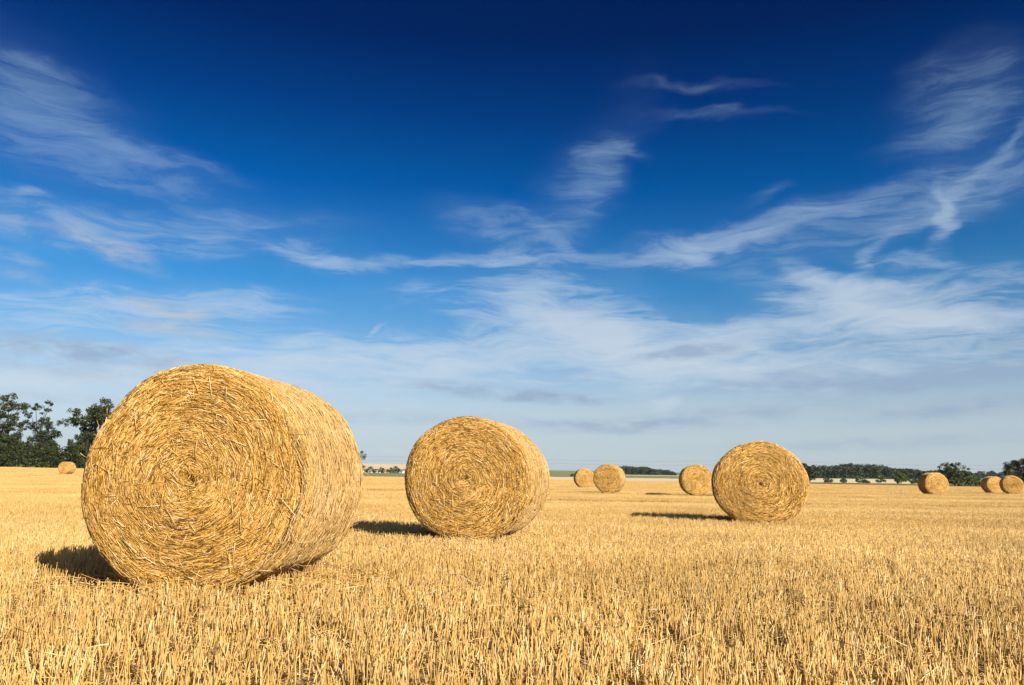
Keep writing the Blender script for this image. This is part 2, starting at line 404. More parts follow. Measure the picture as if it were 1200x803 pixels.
def face_straws(g, s, n, seed, wid):
    """wound straw on one end face (s=-1 front, +1 back)"""
    r = BR * np.sqrt(rng.uniform(0.002, 1, n)) ; th = rng.uniform(0, 2 * pi, n)
    # straws come in wads that share direction
    wad = vnoise(np.stack([r * np.cos(th), r * np.sin(th), np.full(n, seed)], 1), 11, int(seed), 3)
    dev = .23 * wad + rng.normal(0, .13, n); wild = rng.random(n) < .055; dev[wild] += rng.normal(0, .9, wild.sum())
    dev = dev * (1 + 1.2 * np.exp(-(r / .16) ** 2))
    L = rng.uniform(.08, .32, n); L = np.minimum(L, .05 + r * .9); L[wild] = rng.uniform(.03, .10, wild.sum())
    S = 4; tt = np.linspace(-.5, .5, S)[None, :]
    along = tt * L[:, None]
    x0, z0 = r * np.cos(th), r * np.sin(th)
    # follow the arc: direction turns with travelled angle
    curv = np.where(wild, 0, 1 / np.maximum(r, .08))
    ph = th[:, None] + pi / 2 + dev[:, None] + along * curv[:, None] * .5
    X = x0[:, None] + along * np.cos(ph); Z = z0[:, None] + along * np.sin(ph)
    rr = np.hypot(X, Z); tt2 = np.arctan2(Z, X)
    lim = BR * 1.0; k = np.minimum(1, lim / np.maximum(rr, 1e-6)); 
    X *= k; Z *= k; rr *= k
    sh = bale_shape(tt2, seed)
    lay = rng.uniform(0, 1, n) ** .9 * .020                                     # layered under the surface
    up = rng.normal(0, .05, n) * L; up[wild] = rng.normal(0, .22, wild.sum()) * L[wild]
    lay[wild] = rng.uniform(-.006, .008, wild.sum())
    y = BL / 2 - face_depth(rr, tt2, seed) - lay[:, None] + tt * up[:, None]
    C = np.stack([X * sh, s * y, Z * sh], -1)
    rd = wid * rng.uniform(.6, 1.25, n)
    rd = rd[:, None] * np.array([.8, 1, 1, .7])[None]
    band = np.sin(2 * pi * r / .075 + 1.5 * vnoise(np.stack([r * np.cos(th), r * np.sin(th), np.full(n, seed + 5)], 1), 4, 9, 2))
    t = np.clip(rng.normal(.54, .14, n) + .08 * wad + .07 * band, 0, 1)
    br = rng.random(n) < .12; t[br] = rng.uniform(.8, 1, br.sum()); dk = rng.random(n) < .07; t[dk] = rng.uniform(0, .2, dk.sum())
    strands(g, C, rd, t)
    # long pale stalks that have come loose and lie across the winding
    m = n // 520; r = BR * .97 * np.sqrt(rng.uniform(0, 1, m)); th = rng.uniform(0, 2 * pi, m); ph = th + pi / 2 + rng.normal(0, .75, m)
    x, z = r * np.cos(th), r * np.sin(th); L = rng.uniform(.05, .15, m); tt = np.linspace(-.5, .5, 3)[None]
    k = bale_shape(th, seed); y = BL / 2 - face_depth(r, th, seed) + .008
    X = (x * k)[:, None] + tt * (L * np.cos(ph))[:, None]; Z = (z * k)[:, None] + tt * (L * np.sin(ph))[:, None]
    cap_ = np.minimum(1, BR * 1.0 / np.maximum(np.hypot(X, Z), 1e-6)); Y = y[:, None] + np.abs(rng.normal(0, .05, m) * L)[:, None] * (tt + .5) * 2 * (rng.random(m) < .6)[:, None] + rng.normal(0, .002, (m, 3))
    strands(g, np.stack([X * cap_, s * Y, Z * cap_], -1), np.full((m, 3), wid * 1.05), np.clip(rng.normal(.88, .10, m), 0, 1))

def side_straws(g, n, seed, wid):
    th = rng.uniform(0, 2 * pi, n); y = rng.uniform(-BL / 2 + .02, BL / 2 - .02, n)
    wad = vnoise(np.stack([np.cos(th) * 2, y * 3, np.sin(th) * 2], 1), 3, int(seed) + 3, 3)
    dev = .22 * wad + rng.normal(0, .14, n); wild = rng.random(n) < .06; dev[wild] += rng.normal(0, .8, wild.sum())
    L = rng.uniform(.05, .24, n); S = 4; tt = np.linspace(-.5, .5, S)[None]
    A = th[:, None] + tt * (L * np.cos(dev) / BR)[:, None]; Y = np.clip(y[:, None] + tt * (L * np.sin(dev))[:, None], -BL / 2 + .005, BL / 2 - .005)
    edge = np.clip((np.abs(Y) - (BL / 2 - .10)) / .10, 0, 1)
    lay = rng.uniform(0, .024, n); up = rng.normal(0, .02, n) * L
    rr = BR - lay[:, None] + tt * up[:, None] - .045 * edge ** 2 + .007 * np.sin(A * 7 + Y * 9 + seed) * np.sin(Y * 17)
    C = to_side(rr * bale_shape(A, seed), A, Y)
    t = np.clip(rng.normal(.55, .2, n) + .12 * wad, 0, 1)
    strands(g, C, wid * rng.uniform(.6, 1.2, n)[:, None] * np.ones((1, S)), t)

def loose_straws(g, n, seed, wid):
    """ends that have worked free and stick out"""
    a = rng.uniform(0, 2 * pi, n); y = rng.uniform(-BL / 2, BL / 2, n)
    low = rng.random(n) < .7; a[low] = rng.normal(-.55, .35, low.sum()) ; rim = rng.random(n) < .35; y[rim] = np.sign(y[rim]) * (BL / 2 - .02); 
    p = to_side((BR + rng.uniform(-.014, .004, n) - .045 * np.clip((np.abs(y) - (BL / 2 - .10)) / .10, 0, 1) ** 2) * bale_shape(a, seed), a, y)
    tang = to_side(np.ones(n), a + pi / 2, np.zeros(n)); nrm = to_side(np.ones(n), a, np.zeros(n)); ax = np.array([[0, 1., 0]])
    d = tang * rng.normal(0, .8, (n, 1)) + ax * rng.normal(0, .8, (n, 1)) + nrm * np.abs(rng.normal(0, np.where(low, .35, .07)[:, None], (n, 1)))
    d /= np.linalg.norm(d, axis=1, keepdims=True); L = rng.uniform(.04, .13, n)[:, None]
    C = np.stack([p - d * .02, p + d * L * .5 + rng.normal(0, .004, (n, 3)), p + d * L], 1)
    strands(g, C, np.full((n, 3), wid), np.clip(rng.normal(.85, .12, n), 0, 1))

def net(seed, rings=40, nt_=110, rad=.0013):
    g = Geo(); th = np.arange(nt_ + 1) * 2 * pi / nt_
    ys = np.linspace(-BL / 2 + .085, BL / 2 - .085, rings)
    C = []
    for q, y0 in enumerate(ys):
        ph = rng.uniform(0, 6.3, 4); y = y0 + rng.normal(0, .006) + .007 * np.sin(th * 2 + ph[0]) + .004 * np.sin(th * 7 + ph[1]) + .002 * np.sin(th * 23 + ph[2])
        ed = np.clip((np.abs(y) - (BL / 2 - .10)) / .10, 0, 1)
        rr = BR + .001 - .045 * ed ** 2 + .004 * np.sin(th * 19 + ph[3]) + .003 * np.sin(th * 41 + ph[0])
        C.append(to_side(rr * bale_shape(th, seed), th, y))
    C = np.array(C)                                                            # the circling threads
    seg = 10; n = nt_ // seg
    for q in range(n):
        blk = C[:, q * seg:(q + 1) * seg + 1]; strands(g, blk, np.full(blk.shape[:2], rad), np.full(len(blk), .7), False)
    # zigzag cross threads
    Z = []
    for q in range(rings - 1):
        a = np.arange(0, nt_, 2); b_ = np.minimum(a + 1, nt_)
        Z.append(np.stack([C[q, a], (C[q, a] + C[q + 1, b_]) / 2, C[q + 1, b_]], 1)); 
    Z = np.concatenate(Z); strands(g, Z, np.full(Z.shape[:2], rad * .35), np.full(len(Z), .7), False)
    return g.mesh('net_wrap', [M['net']], True)

def make_bale(seed, nf, ns, nl, wid, netrings=40):
    root = empty('straw_bale')
    g = bale_core(seed); face_straws(g, -1, nf, seed, wid); face_straws(g, 1, nf // 3, seed, wid * 1.4)
    link('wound_straw', g.mesh('wound_straw', [M['bale']], True), root, (0, 0, BR))
    g = Geo(); side_straws(g, ns, seed, wid)
    th = np.arange(97) * 2 * pi / 96
    ysg = np.linspace(-BL / 2 + .06, BL / 2 - .06, 14)
    Vg = np.concatenate([to_side((BR - .018) * bale_shape(th[:-1], seed), th[:-1], np.full(96, q)) for q in ysg])
    i = (np.arange(13) * 96)[:, None]; j = np.arange(96)[None]; j2 = (j + 1) % 96
    g.add(Vg, [np.stack([i + j, i + j2, i + 96 + j2, i + 96 + j], -1).reshape(-1, 4)], .22)
    loose_straws(g, nl, seed, wid * .9)
    link('side_straw', g.mesh('side_straw', [M['wrap']], True), root, (0, 0, BR))
    link('net_wrap', net(seed, netrings), root, (0, 0, BR))
    return root

GB = 'round straw bales on the stubble field'
def place_bale(root, fx, fy, yaw, label, sx=1., roll=0., s=1., zoff=.07, sz=1.):
    """fx, fy: foot of the front face centre"""
    x, y = fx + sin(yaw) * BL * s / 2, fy + cos(yaw) * BL * s / 2
    root.location = (x, y, tz(x, y) + zoff); root.rotation_euler = (0, 0, -yaw); root.scale = (s * sx, s, s * sz)
    for c in root.children: c.rotation_euler = (0, roll, 0)
    tag(root, label, 'straw bale', GB)
    return root
def copy_tree(o):
    c = o.copy(); col.objects.link(c)
    for ch in o.children:
        d = ch.copy(); col.objects.link(d); d.parent = c
    return c
def pos(px, d): return (px - 597.5) / 963 * d, d     # bearing of a thing seen at that column, at distance d

place_bale(make_bale(1.3, 80000, 46000, 200, .0022, 52), -2.079, 5.336, .132, 'largest and nearest round straw bale, filling the left of the field', 1.02, 0, 1.025, -.004)
place_bale(make_bale(4.1, 42000, 24000, 120, .0028, 44), -.526, 9.762, .235, 'middle sized round straw bale just right of the largest one', 1.075, 0, 1., .045, .975)
place_bale(make_bale(7.7, 26000, 14000, 90, .0035, 38), 4.49, 14.744, .24, 'round straw bale casting a long thin shadow leftwards, third in size', 1.09, 0, 1.015, .018)
farb, farb2 = make_bale(2.9, 6000, 5000, 40, .0075, 20), make_bale(5.6, 6000, 5000, 40, .0075, 20)
spots = [(711.5, 42.6, 19, 1., 0, 'distant round bale with a bright right edge, overlapping a smaller bale behind it'),
         (685.5, 63.5, -2, 1., 1.1, 'small far round bale half tucked behind a nearer bale at its right'),
         (817, 39.4, 6, 1.0, 2.2, 'distant round bale partly covered by the left edge of the third largest bale'),
         (1098, 56, 3, 1.08, 3.0, 'far round bale with a shaded grey left side, in front of the wide bushy tree'),
         (1167, 74.5, 4, 1.05, 4.0, 'smallest far bale at the right, its grey side showing, beside a rounder bale'),
         (1187, 67, 22, 1.05, 5.1, 'far round bale at the right edge below the dark tree, face nearly head on'),
         (74, 101, 12, 1.12, .6, 'tiny far straw bale near the tall trees, left of the largest bale')]
for k, (px, d, yaw, sx, roll, lab) in enumerate(spots):
    o = (farb, farb2)[k] if k < 2 else copy_tree((farb, farb2)[k % 2])
    x, y = pos(px, d); place_bale(o, x, y, R(yaw), lab, sx, roll, zoff=.07)

g = Geo()
for bx, by, yaw, n in ((-2.0, 5.93, .13, 700), (-.38, 10.35, .235, 500), (4.63, 15.33, .24, 400)):
    u = rng.uniform(-1.05, 1.05, n); v = rng.uniform(-.85, .85, n)
    x = bx + u * cos(yaw) + v * sin(yaw); y = by - u * sin(yaw) + v * cos(yaw)
    p = np.stack([x, y, terr(x, y) + rng.uniform(.03, .115, n)], 1); a = rng.uniform(0, 2 * pi, n)
    d = np.stack([np.cos(a), np.sin(a), rng.normal(0, .22, n)], 1); L = rng.uniform(.05, .22, n)[:, None]
    strands(g, np.stack([p - d * L / 2, p + rng.normal(0, .006, (n, 3)), p + d * L / 2], 1), np.full((n, 3), .0026), np.clip(rng.normal(.6, .2, n), 0, 1))
tag(link('spilled_straw', g.mesh('spilled_straw', [M['bale']], True)), kind='stuff')

# ------------------------------------------------------------------ trees
def leaves(g, cents, radii, per, size, tint_jit=.22):
    """leaf sized faces scattered in clumps"""
    cents = np.asarray(cents); radii = np.asarray(radii)
    n = len(cents); idx = np.repeat(np.arange(n), per); N = len(idx)
    d = rng.normal(size=(N, 3)); d /= np.linalg.norm(d, axis=1, keepdims=True)
    p = cents[idx] + d * (rng.uniform(0, 1, N) ** .45)[:, None] * radii[idx][:, None] * np.array([1.1, 1.1, .8])
    u = rng.normal(size=(N, 3)); u /= np.linalg.norm(u, axis=1, keepdims=True)
    w = np.cross(u, rng.normal(size=(N, 3))); w /= np.linalg.norm(w, axis=1, keepdims=True)
    s = size * rng.uniform(.6, 1.3, N)[:, None]
    V = np.stack([p - u * s, p + w * s * .55, p + u * s, p - w * s * .55], 1).reshape(-1, 3)
    ct = rng.normal(.5, .2, n)
    g.add(V, [np.arange(N * 4).reshape(-1, 4)], np.repeat(np.clip(ct[idx] + rng.normal(0, tint_jit, N), 0, 1), 4))

def tree(name, x, y, lobes, trunk_h, trunk_r, mat, label, cat, group=None, leaf=.22, clump=.8, dens=1., per=26, limbs=True, wide=.8, bare=0):
    """lobes: (dx, z, rx, rz) outline of the crown in metres, depth made round"""
    root = empty(name, (x, y, tz(x, y) - .05)); tag(root, label, cat, group)
    gt, gc = Geo(), Geo()
    lean = rng.normal(0, .02, 2)
    top = np.array([lean[0] * trunk_h, lean[1] * trunk_h, trunk_h])
    tp = [np.array([0, 0, -.3]), top * .35 + rng.normal(0, .06, 3), top * .7 + rng.normal(0, .08, 3), top]
    tube(gt, tp, [trunk_r * 1.25, trunk_r, trunk_r * .85, trunk_r * .7], 8)
    cs, rs = [], []
    for (dx, z, rx, rz) in lobes:
        dyc = rng.normal(0, wide * rx * .6)
        c = np.array([dx, dyc, z])
        if limbs:
            midp = top * .5 + c * .5 + rng.normal(0, .12 * rx + .1, 3)
            tube(gt, [top * rng.uniform(.55, 1), midp, c], [trunk_r * .5, trunk_r * .33, trunk_r * .14], 6)
        vol = rx * rx * rz; n = max(5, int(dens * 1.5 * vol / clump ** 3 * .5))
        n = min(n, 60)
        d = rng.normal(size=(n, 3)); d /= np.linalg.norm(d, axis=1, keepdims=True)
        q = c + d * (rng.uniform(.25, 1, n) ** .5)[:, None] * np.array([rx, rx * wide, rz])
        q[:, 2] = np.maximum(q[:, 2], clump * .4)
        for p in q:
            if limbs and rng.random() < .6: tube(gt, [c, (c + p) / 2 + rng.normal(0, .12, 3), p], [trunk_r * .13, trunk_r * .09, .012], 4)
        cs.append(q); rs.append(clump * rng.uniform(.55, 1.25, n))
    leaves(gc, np.concatenate(cs), np.concatenate(rs), per, leaf)
    link('trunk', gt.mesh('trunk', [M['bark']], True), root)
    link('crown', gc.mesh('crown', [M[mat]]), root)
    return root

GL = 'tall trees and shrubs at the left edge of the field'
D0 = 205.; k0 = D0 / 976                       # metres per photo pixel there
def lob(cx, base, L): return [((px - cx) * k0, (base - py) * k0 * 1.08, rx * k0 * 1.08, rz * k0 * 1.1) for px, py, rx, rz in L]
x, y = pos(2, D0); tree('broadleaf_tree', x, y, lob(2, 549, [(-25, 480, 16, 12), (-8, 500, 22, 14), (2, 478, 9, 11), (12, 486, 9, 6), (20, 483, 6, 4), (10, 503, 9, 8), (-2, 520, 20, 12), (-20, 520, 20, 14), (2, 532, 20, 12)]), 8, .32, 'leaf_dark',
    'tall dark tree cut off by the left edge, leftmost of the three', 'tree', GL, .24, .85, 1.4, 56)
x, y = pos(42, D0 + 4); tree('broadleaf_tree', x, y, lob(42, 549, [(33, 480, 7, 5), (29, 490, 5, 4), (50, 477, 5, 4), (49, 486, 6, 3), (24, 500, 7, 6), (33, 505, 6, 6), (48, 500, 10, 8), (62, 498, 7, 4), (66, 511, 7, 3), (54, 513, 11, 9), (38, 520, 13, 8), (57, 525, 8, 6), (44, 534, 18, 11)]), 9, .30, 'leaf_dark',
    'tall thin topped tree with sky showing through its bare upper branches', 'tree', GL, .20, .68, 1.2, 42)
x, y = pos(104, D0 - 4); tree('broadleaf_tree', x, y, lob(104, 549, [(82, 489, 6, 5), (80, 497, 7, 5), (90, 497, 9, 7), (113, 479, 7, 6), (102, 483, 7, 5), (96, 510, 12, 9), (110, 495, 14, 12), (125, 492, 12, 14), (88, 521, 8, 6), (104, 522, 16, 11), (125, 520, 18, 13), (108, 537, 22, 10)]), 9, .34, 'leaf_dark',
    'tall dark tree half hidden behind the left side of the largest bale', 'tree', GL, .24, .85, 1.4, 56)
for n_, (px, h, w, d, lab) in enumerate([(-12, 40, 24, 196, 'dark shrub at the foot of the leftmost tree'), (17, 36, 17, 194, 'dark shrub filling the gap between the two leftmost trees'), (48, 33, 18, 193, 'dark rounded shrub below the thin topped tree'), (66, 20, 10, 195, 'low shrub in the gap between the thin topped and the half hidden tree'), (90, 32, 18, 196, 'dark shrub right behind the tiny far bale')]):
    x, y = pos(px, d); k = d / 976
    tree('shrub', x, y, [(q * w * k * .8, h * k * rng.uniform(.5, .62), w * k * .5, h * k * .45) for q in (-.7, -.2, .3, .75)] + [(q * w * k * .8, h * k * .22, w * k * .5, h * k * .25) for q in (-.8, 0, .8)], h * k * .35, .12, 'leaf_dark', lab, 'shrub', GL, .24, .9, 2.2, 60, False)

# tree showing beside the largest bale's right edge
x, y = pos(412.5, 290); k = 290 / 976
tree('field_tree', x, y, [((a - 408) * k, (556 - b_) * k, c_ * k, d_ * k) for a, b_, c_, d_ in [(398, 524, 12, 9), (412, 530, 9, 5), (420, 532, 4, 3), (404, 540, 12, 8), (416, 545, 7, 4)]], 4, .25, 'leaf_dark',
     'tree mostly hidden behind the right edge of the largest bale', 'tree', 'trees along the far edge of the field', .22, .8, 1.0, 26)

# right hand trees and bushes
GR = 'trees and bushes along the right far edge of the field'
def rtree(name, px, base, d, L, mat, lab, cat, th, **kw):
    k = d / 976; x, y = pos(px, d)
    return tree(name, x, y, [((a - px) * k, (base - b_) * k, c_ * k, d_ * k) for a, b_, c_, d_ in L], th, kw.pop('tr', .2), mat, lab, cat, GR, **kw)
rtree('round_tree', 946, 566, 330, [(944, 549, 9, 7), (951, 550, 7, 7), (948, 557, 10, 7), (938, 552, 9, 8), (952, 558, 6, 6), (946, 562, 11, 4)], 'leaf_dark', 'round dark tree peeking out behind the right edge of the third largest bale', 'tree', 2.5, leaf=.28, clump=1.0, per=70)
rtree('bushy_tree', 1119, 567, 285, [(1107, 546, 8, 6), (1122, 545, 8, 6), (1133, 549, 7, 6), (1114, 552, 12, 8), (1128, 555, 12, 7), (1108, 559, 8, 6), (1120, 562, 14, 5), (1136, 561, 6, 5)], 'leaf_olive', 'wide olive green bushy tree standing between the far bales', 'tree', 2., leaf=.25, clump=.85, per=60)
rtree('shrub', 1146, 567, 280, [(1140, 559, 6, 4), (1148, 557, 6, 4), (1151, 562, 6, 4), (1141, 564, 6, 3)], 'leaf_green', 'mid green shrub at the right foot of the wide bushy tree', 'shrub', 1., leaf=.25, clump=.8, per=70, limbs=False)
rtree('broadleaf_tree', 1200, 568, 280, [(1196, 538, 8, 6), (1188, 543, 7, 5), (1182, 549, 5, 4), (1196, 550, 13, 9), (1190, 544, 9, 7), (1202, 541, 10, 8), (1210, 542, 13, 11), (1206, 557, 16, 8), (1188, 559, 9, 6), (1222, 552, 14, 12)], 'leaf_dark', 'dark tree cut off by the right edge above the far bales', 'tree', 3., leaf=.25, clump=.95, per=60)
for px, w, h, d, mat, lab in [(970, 4.5, 3.5, 372, 'leaf_green', 'low wide bush, leftmost of the row before the pale field'), (988.5, 2.2, 3.6, 372, 'leaf_green', 'smallest upright bush before the pale field, second in the row'),
                              (1005.5, 6, 9, 365, 'leaf_green', 'taller leafy bush in the row, beside a tiny low one'), (1014, 3, 2.3, 372, 'leaf_green', 'tiny low bush between two taller bushes before the pale field'),
                              (1031.5, 5, 8.5, 365, 'leaf_green', 'upright bush standing alone midway along the row before the pale field'), (1056.5, 8, 10.5, 358, 'leaf_green', 'largest bush of the row before the pale field'),
                              (1071, 3.5, 4, 366, 'leaf_olive', 'small olive bush just left of the far bale with the grey side')]:
    w *= 1.2; h *= 1.2; base = 566; L = [(px - w * .45, base - h * .42, w * .55, h * .4), (px + w * .45, base - h * .38, w * .55, h * .38), (px, base - h * .68, w * .5, h * .33)]
    rtree('bush', px, base + .5, d, L, mat, lab, 'bush', .8, leaf=.26, clump=.85, per=90, limbs=False, dens=1.6, tr=.1)

# far woods: one mass each
def wood(name, label, poly, depth, hfun, n, mat='leaf_far', leaf=.9, per=26):
    g = Geo(); cs, rs = [], []
    for _ in range(n):
        u = rng.random(); a = np.array(poly[0]) * (1 - u) + np.array(poly[1]) * u
        dv = rng.random() ** 1.3 * depth; d = np.hypot(*a); p = a * (d + dv) / d
        h = hfun(u) * rng.uniform(.82, 1.12); cr = h * rng.uniform(.22, .32)
        z = tz(*p)
        for q in range(5):
            cs.append((p[0] + rng.normal(0, cr * .5), p[1] + rng.normal(0, cr * .4), z + h * rng.uniform(.35, .86))); rs.append(cr * rng.uniform(.6, 1))
        cs.append((p[0], p[1], z + h * .86)); rs.append(cr * .55); cs.append((p[0], p[1], z + h * .22)); rs.append(cr)
    leaves(g, cs, rs, per, leaf, .25)
    return tag(link(name, g.mesh(name, [M[mat]])), label, 'wood', kind='stuff')
wood('woodland', 'long dark wood behind the pale field on the right', (pos(950, 890), pos(1128, 900)), 160, lambda u: 11 + 5 * math.exp(-((u - .33) / .25) ** 2) - 2.5 * u + .8 * sin(u * 31), 420)
wood('woodland', 'dark wood on the rise behind the two overlapping far bales', (pos(700, 1450), pos(792, 1450)), 200, lambda u: 9 + 5.5 * math.exp(-((u - .45) / .3) ** 2) + 1.2 * sin(u * 23) - 4 * max(0, u - .8) / .2, 240, leaf=1.2, per=20)
wood('woodland', 'distant thin strip of wood between the bushy tree and the dark right hand tree', (pos(1090, 1500), pos(1225, 1500)), 150, lambda u: 13 + 1.8 * sin(u * 29) + 1.2 * sin(u * 61), 190, leaf=1.2, per=18)

# ------------------------------------------------------------------ village beyond the green strip
def house(px, d, w, h, roofh, wall, roof, label, rz=0., dep=7.):
    w *= .8; h *= .72; roofh *= .75; dep *= .8; x, y = pos(px, d); root = empty('village_house', (x, y, tz(x, y) - .2), rz); tag(root, label, 'house', 'village houses between the two nearest bales')
    g = Geo(); hw, hd = w / 2, dep / 2
    V = np.array([(-hw, -hd, 0), (hw, -hd, 0), (hw, hd, 0), (-hw, hd, 0), (-hw, -hd, h), (hw, -hd, h), (hw, hd, h), (-hw, hd, h), (-hw, 0, h + roofh), (hw, 0, h + roofh)], float)
    g.add(V, [np.array([(0, 1, 5, 4), (2, 3, 7, 6), (0, 4, 7, 3), (1, 2, 6, 5)]), np.array([(4, 8, 7), (5, 6, 9)])]); link('wall', g.mesh('wall', [M[wall]]), root)
    g = Geo(); o = .35; t = .18
    for s in (-1, 1):
        a = np.array([(-hw - o, 0, h + roofh + .03), (hw + o, 0, h + roofh + .03), (hw + o, s * (hd + o), h - o * roofh / hd + .03), (-hw - o, s * (hd + o), h - o * roofh / hd + .03)])
        g.add(np.concatenate([a, a + np.array([0, 0, t])]), [np.array([(0, 1, 2, 3), (4, 7, 6, 5), (0, 4, 5, 1), (1, 5, 6, 2), (2, 6, 7, 3), (3, 7, 4, 0)])])
    rf = link('roof', g.mesh('roof', [M[roof]]), root)
    g = Geo(); box(g, (hw * .5, 0.4, h + roofh + .3), (.7, .7, 1.3)); link('chimney', g.mesh('chimney', [M['tile_red']]), rf)
    nw = max(2, int(w // 3))
    for q in range(nw):
        g = Geo(); box(g, (-hw + w * (q + .5) / nw, -hd - .02, h * .55), (1.1, .1, 1.3)); link('window', g.mesh('window', [M['window']]), root)
    g = Geo(); box(g, (hw * .15, -hd - .02, 1.05), (1., .12, 2.1)); link('door', g.mesh('door', [M['pole']]), root)
house(426, 905, 7, 3.2, 2.4, 'render_white', 'tile_grey', 'white house with grey roof right beside the largest bale', .2)
house(433, 880, 8, 2.8, 2.2, 'render_cream', 'tile_grey', 'cream house below the round village tree', -.1)
house(442.5, 915, 8, 3, 2.6, 'render_white', 'tile_red', 'white house with red roof midway along the village', .15)
house(452, 880, 9, 2.6, 2.4, 'render_cream', 'tile_red', 'cream house with red roof left of the dark village trees', .1)
house(470, 890, 8, 3.0, 2.2, 'render_white', 'tile_grey', 'white house near the left edge of the second bale', -.15)
house(476, 930, 8, 3.4, 2.4, 'render_white', 'tile_red', 'white house with red roof partly behind the second bale', 0)
GV = 'village trees between the two nearest bales'
for px, d, w, h, lab in [(423, 925, 3.5, 8, 'village tree rising over the white house beside the largest bale'), (433.5, 910, 4.4, 8, 'round village tree behind the cream house'), (447, 925, 4, 6.5, 'village tree between the two red roofs'), (459, 905, 4.5, 6.2, 'village tree right of the cream house with red roof'), (464.5, 885, 5.2, 8, 'dark broad village tree, widest of the group'), (446, 872, 3, 3.6, 'low garden tree before the red roofed white house'), (437.5, 868, 2.6, 3.4, 'low garden tree between the cream house and the red roofed white house'), (455.5, 868, 3.2, 4.2, 'garden tree at the right end of the cream red roofed house'), (429, 868, 2, 3, 'small garden tree before the white house with grey roof')]:
    k = d / 976; x, y = pos(px, d)
    tree('village_tree', x, y, [(-w * k * .4, h * k * .55, w * k * .55, h * k * .35), (w * k * .4, h * k * .5, w * k * .55, h * k * .35), (0, h * k * .75, w * k * .5, h * k * .25)], h * k * .4, .2, 'leaf_far', lab, 'tree', GV, .55, 1.1, 1., 20)
x, y = pos(671, 640); tree('bush', x, y, [(-1.2, 1.2, 1.4, 1.1), (1., 1.3, 1.5, 1.1)], .7, .1, 'leaf_far', 'lone dark bush on the green field left of the overlapping far bales', 'bush', None, .4, .7, 1.3, 24, False)

# ------------------------------------------------------------------ overhead line
px_d = [(290, 318), (556, 312), (892, 304), (1262, 300)]
tops = []
for n_, (px, d) in enumerate(px_d):
    x, y = pos(px, d); z = tz(x, y); root = empty('utility_pole', (x, y, z), .1)
    tag(root, ['wooden power pole standing behind the largest bale', 'wooden power pole standing behind the second bale', 'wooden power pole standing behind the third largest bale', 'wooden power pole beyond the dark tree at the right'][n_], 'utility pole', 'poles of the overhead line')
    g = Geo(); tube(g, [(0, 0, -.3), (0, 0, 4), (0, 0, 8.3)], [.16, .14, .11], 8); link('post', g.mesh('post', [M['pole']], True), root)
    g = Geo(); box(g, (0, -.5, 6.8), (.1, .8, .12)); link('crossarm', g.mesh('crossarm', [M['pole']]), root)
    for ly, lz in ((0, 8.28), (-.8, 6.85)):
        g = Geo(); tube(g, [(0, ly, lz), (0, ly, lz + .1), (0, ly, lz + .22)], [.04, .07, .04], 8); link('insulator', g.mesh('insulator', [M['insul']], True), root)
    tops.append([(x - ly * sin(.1), y + ly * cos(.1), z + lz + .22) for ly, lz in ((0, 8.28), (-.8, 6.85))])
for s in (0, 1):
    g = Geo(); P_ = []
    for a_, b_ in zip(tops[:-1], tops[1:]):
        a_, b_ = np.array(a_[s]), np.array(b_[s])
        for u in np.linspace(0, 1, 17)[:-1]: P_.append(a_ * (1 - u) + b_ * u - np.array([0, 0, 4 * 1.2 * u * (1 - u)]))
    P_.append(np.array(tops[-1][s])); tube(g, P_, [.022] * len(P_), 5)
    tag(link('overhead_wire', g.mesh('overhead_wire', [M['wire']], True)), ['upper thin overhead power wire crossing low in the sky', 'lower thin overhead power wire crossing low in the sky'][s], 'wire', 'wires of the overhead line')

# ------------------------------------------------------------------ sky
w = bpy.data.worlds.new('World'); scene.world = w; w.use_nodes = True
nt = w.node_tree; bg = nt.nodes['Background']
sky = nd(nt, 'ShaderNodeTexSky'); sky.sky_type = 'NISHITA'; sky.sun_disc = False
sky.sun_elevation = SUN_EL; sky.sun_rotation = SUN_AZ; sky.air_density = 1.; sky.dust_density = .6; sky.ozone_density = 2.5
tc = nd(nt, 'ShaderNodeTexCoord'); sx = nd(nt, 'ShaderNodeSeparateXYZ'); nt.links.new(tc.outputs['Generated'], sx.inputs[0])
azm = math_(nt, 'ARCTAN2', sx.outputs[0], sx.outputs[1]); elv = math_(nt, 'ARCSINE', sx.outputs[2])
# deep polarised blue overhead, untouched near the horizon
eln = math_(nt, 'DIVIDE', elv, R(60), clamp=True)
tr = ramp(nt, [(0, (.80, .93, 1.3)), (.075, (.92, .95, 1.12)), (.15, (.50, .82, 1.06)), (.22, (.19, .70, 1.06)), (.33, (.0, .375, .86)), (.417, (.0, .195, .58)), (.5, (.0, .088, .35)), (1, (.0, .05, .20))]); nt.links.new(eln, tr.inputs[0])
# the polarised dark blue lies away from the sun; the sky on the sun's side stays plain
sd = nd(nt, 'ShaderNodeVectorMath', operation='DOT_PRODUCT'); nt.links.new(tc.outputs['Generated'], sd.inputs[0]); sd.inputs[1].default_value = (sin(SUN_AZ) * cos(SUN_EL), cos(SUN_AZ) * cos(SUN_EL), sin(SUN_EL))
sf = nd(nt, 'ShaderNodeMapRange', interpolation_type='SMOOTHSTEP'); sf.inputs[1].default_value = .05; sf.inputs[2].default_value = .55; nt.links.new(sd.outputs['Value'], sf.inputs[0])
base = mixc(nt, 1., sky.outputs[0], mixc(nt, sf.outputs[0], tr.outputs[0], (1., .92, .8)), 'MULTIPLY')
SKY_K = .06; EXPO = .75; SC = SKY_K * 2 ** EXPO
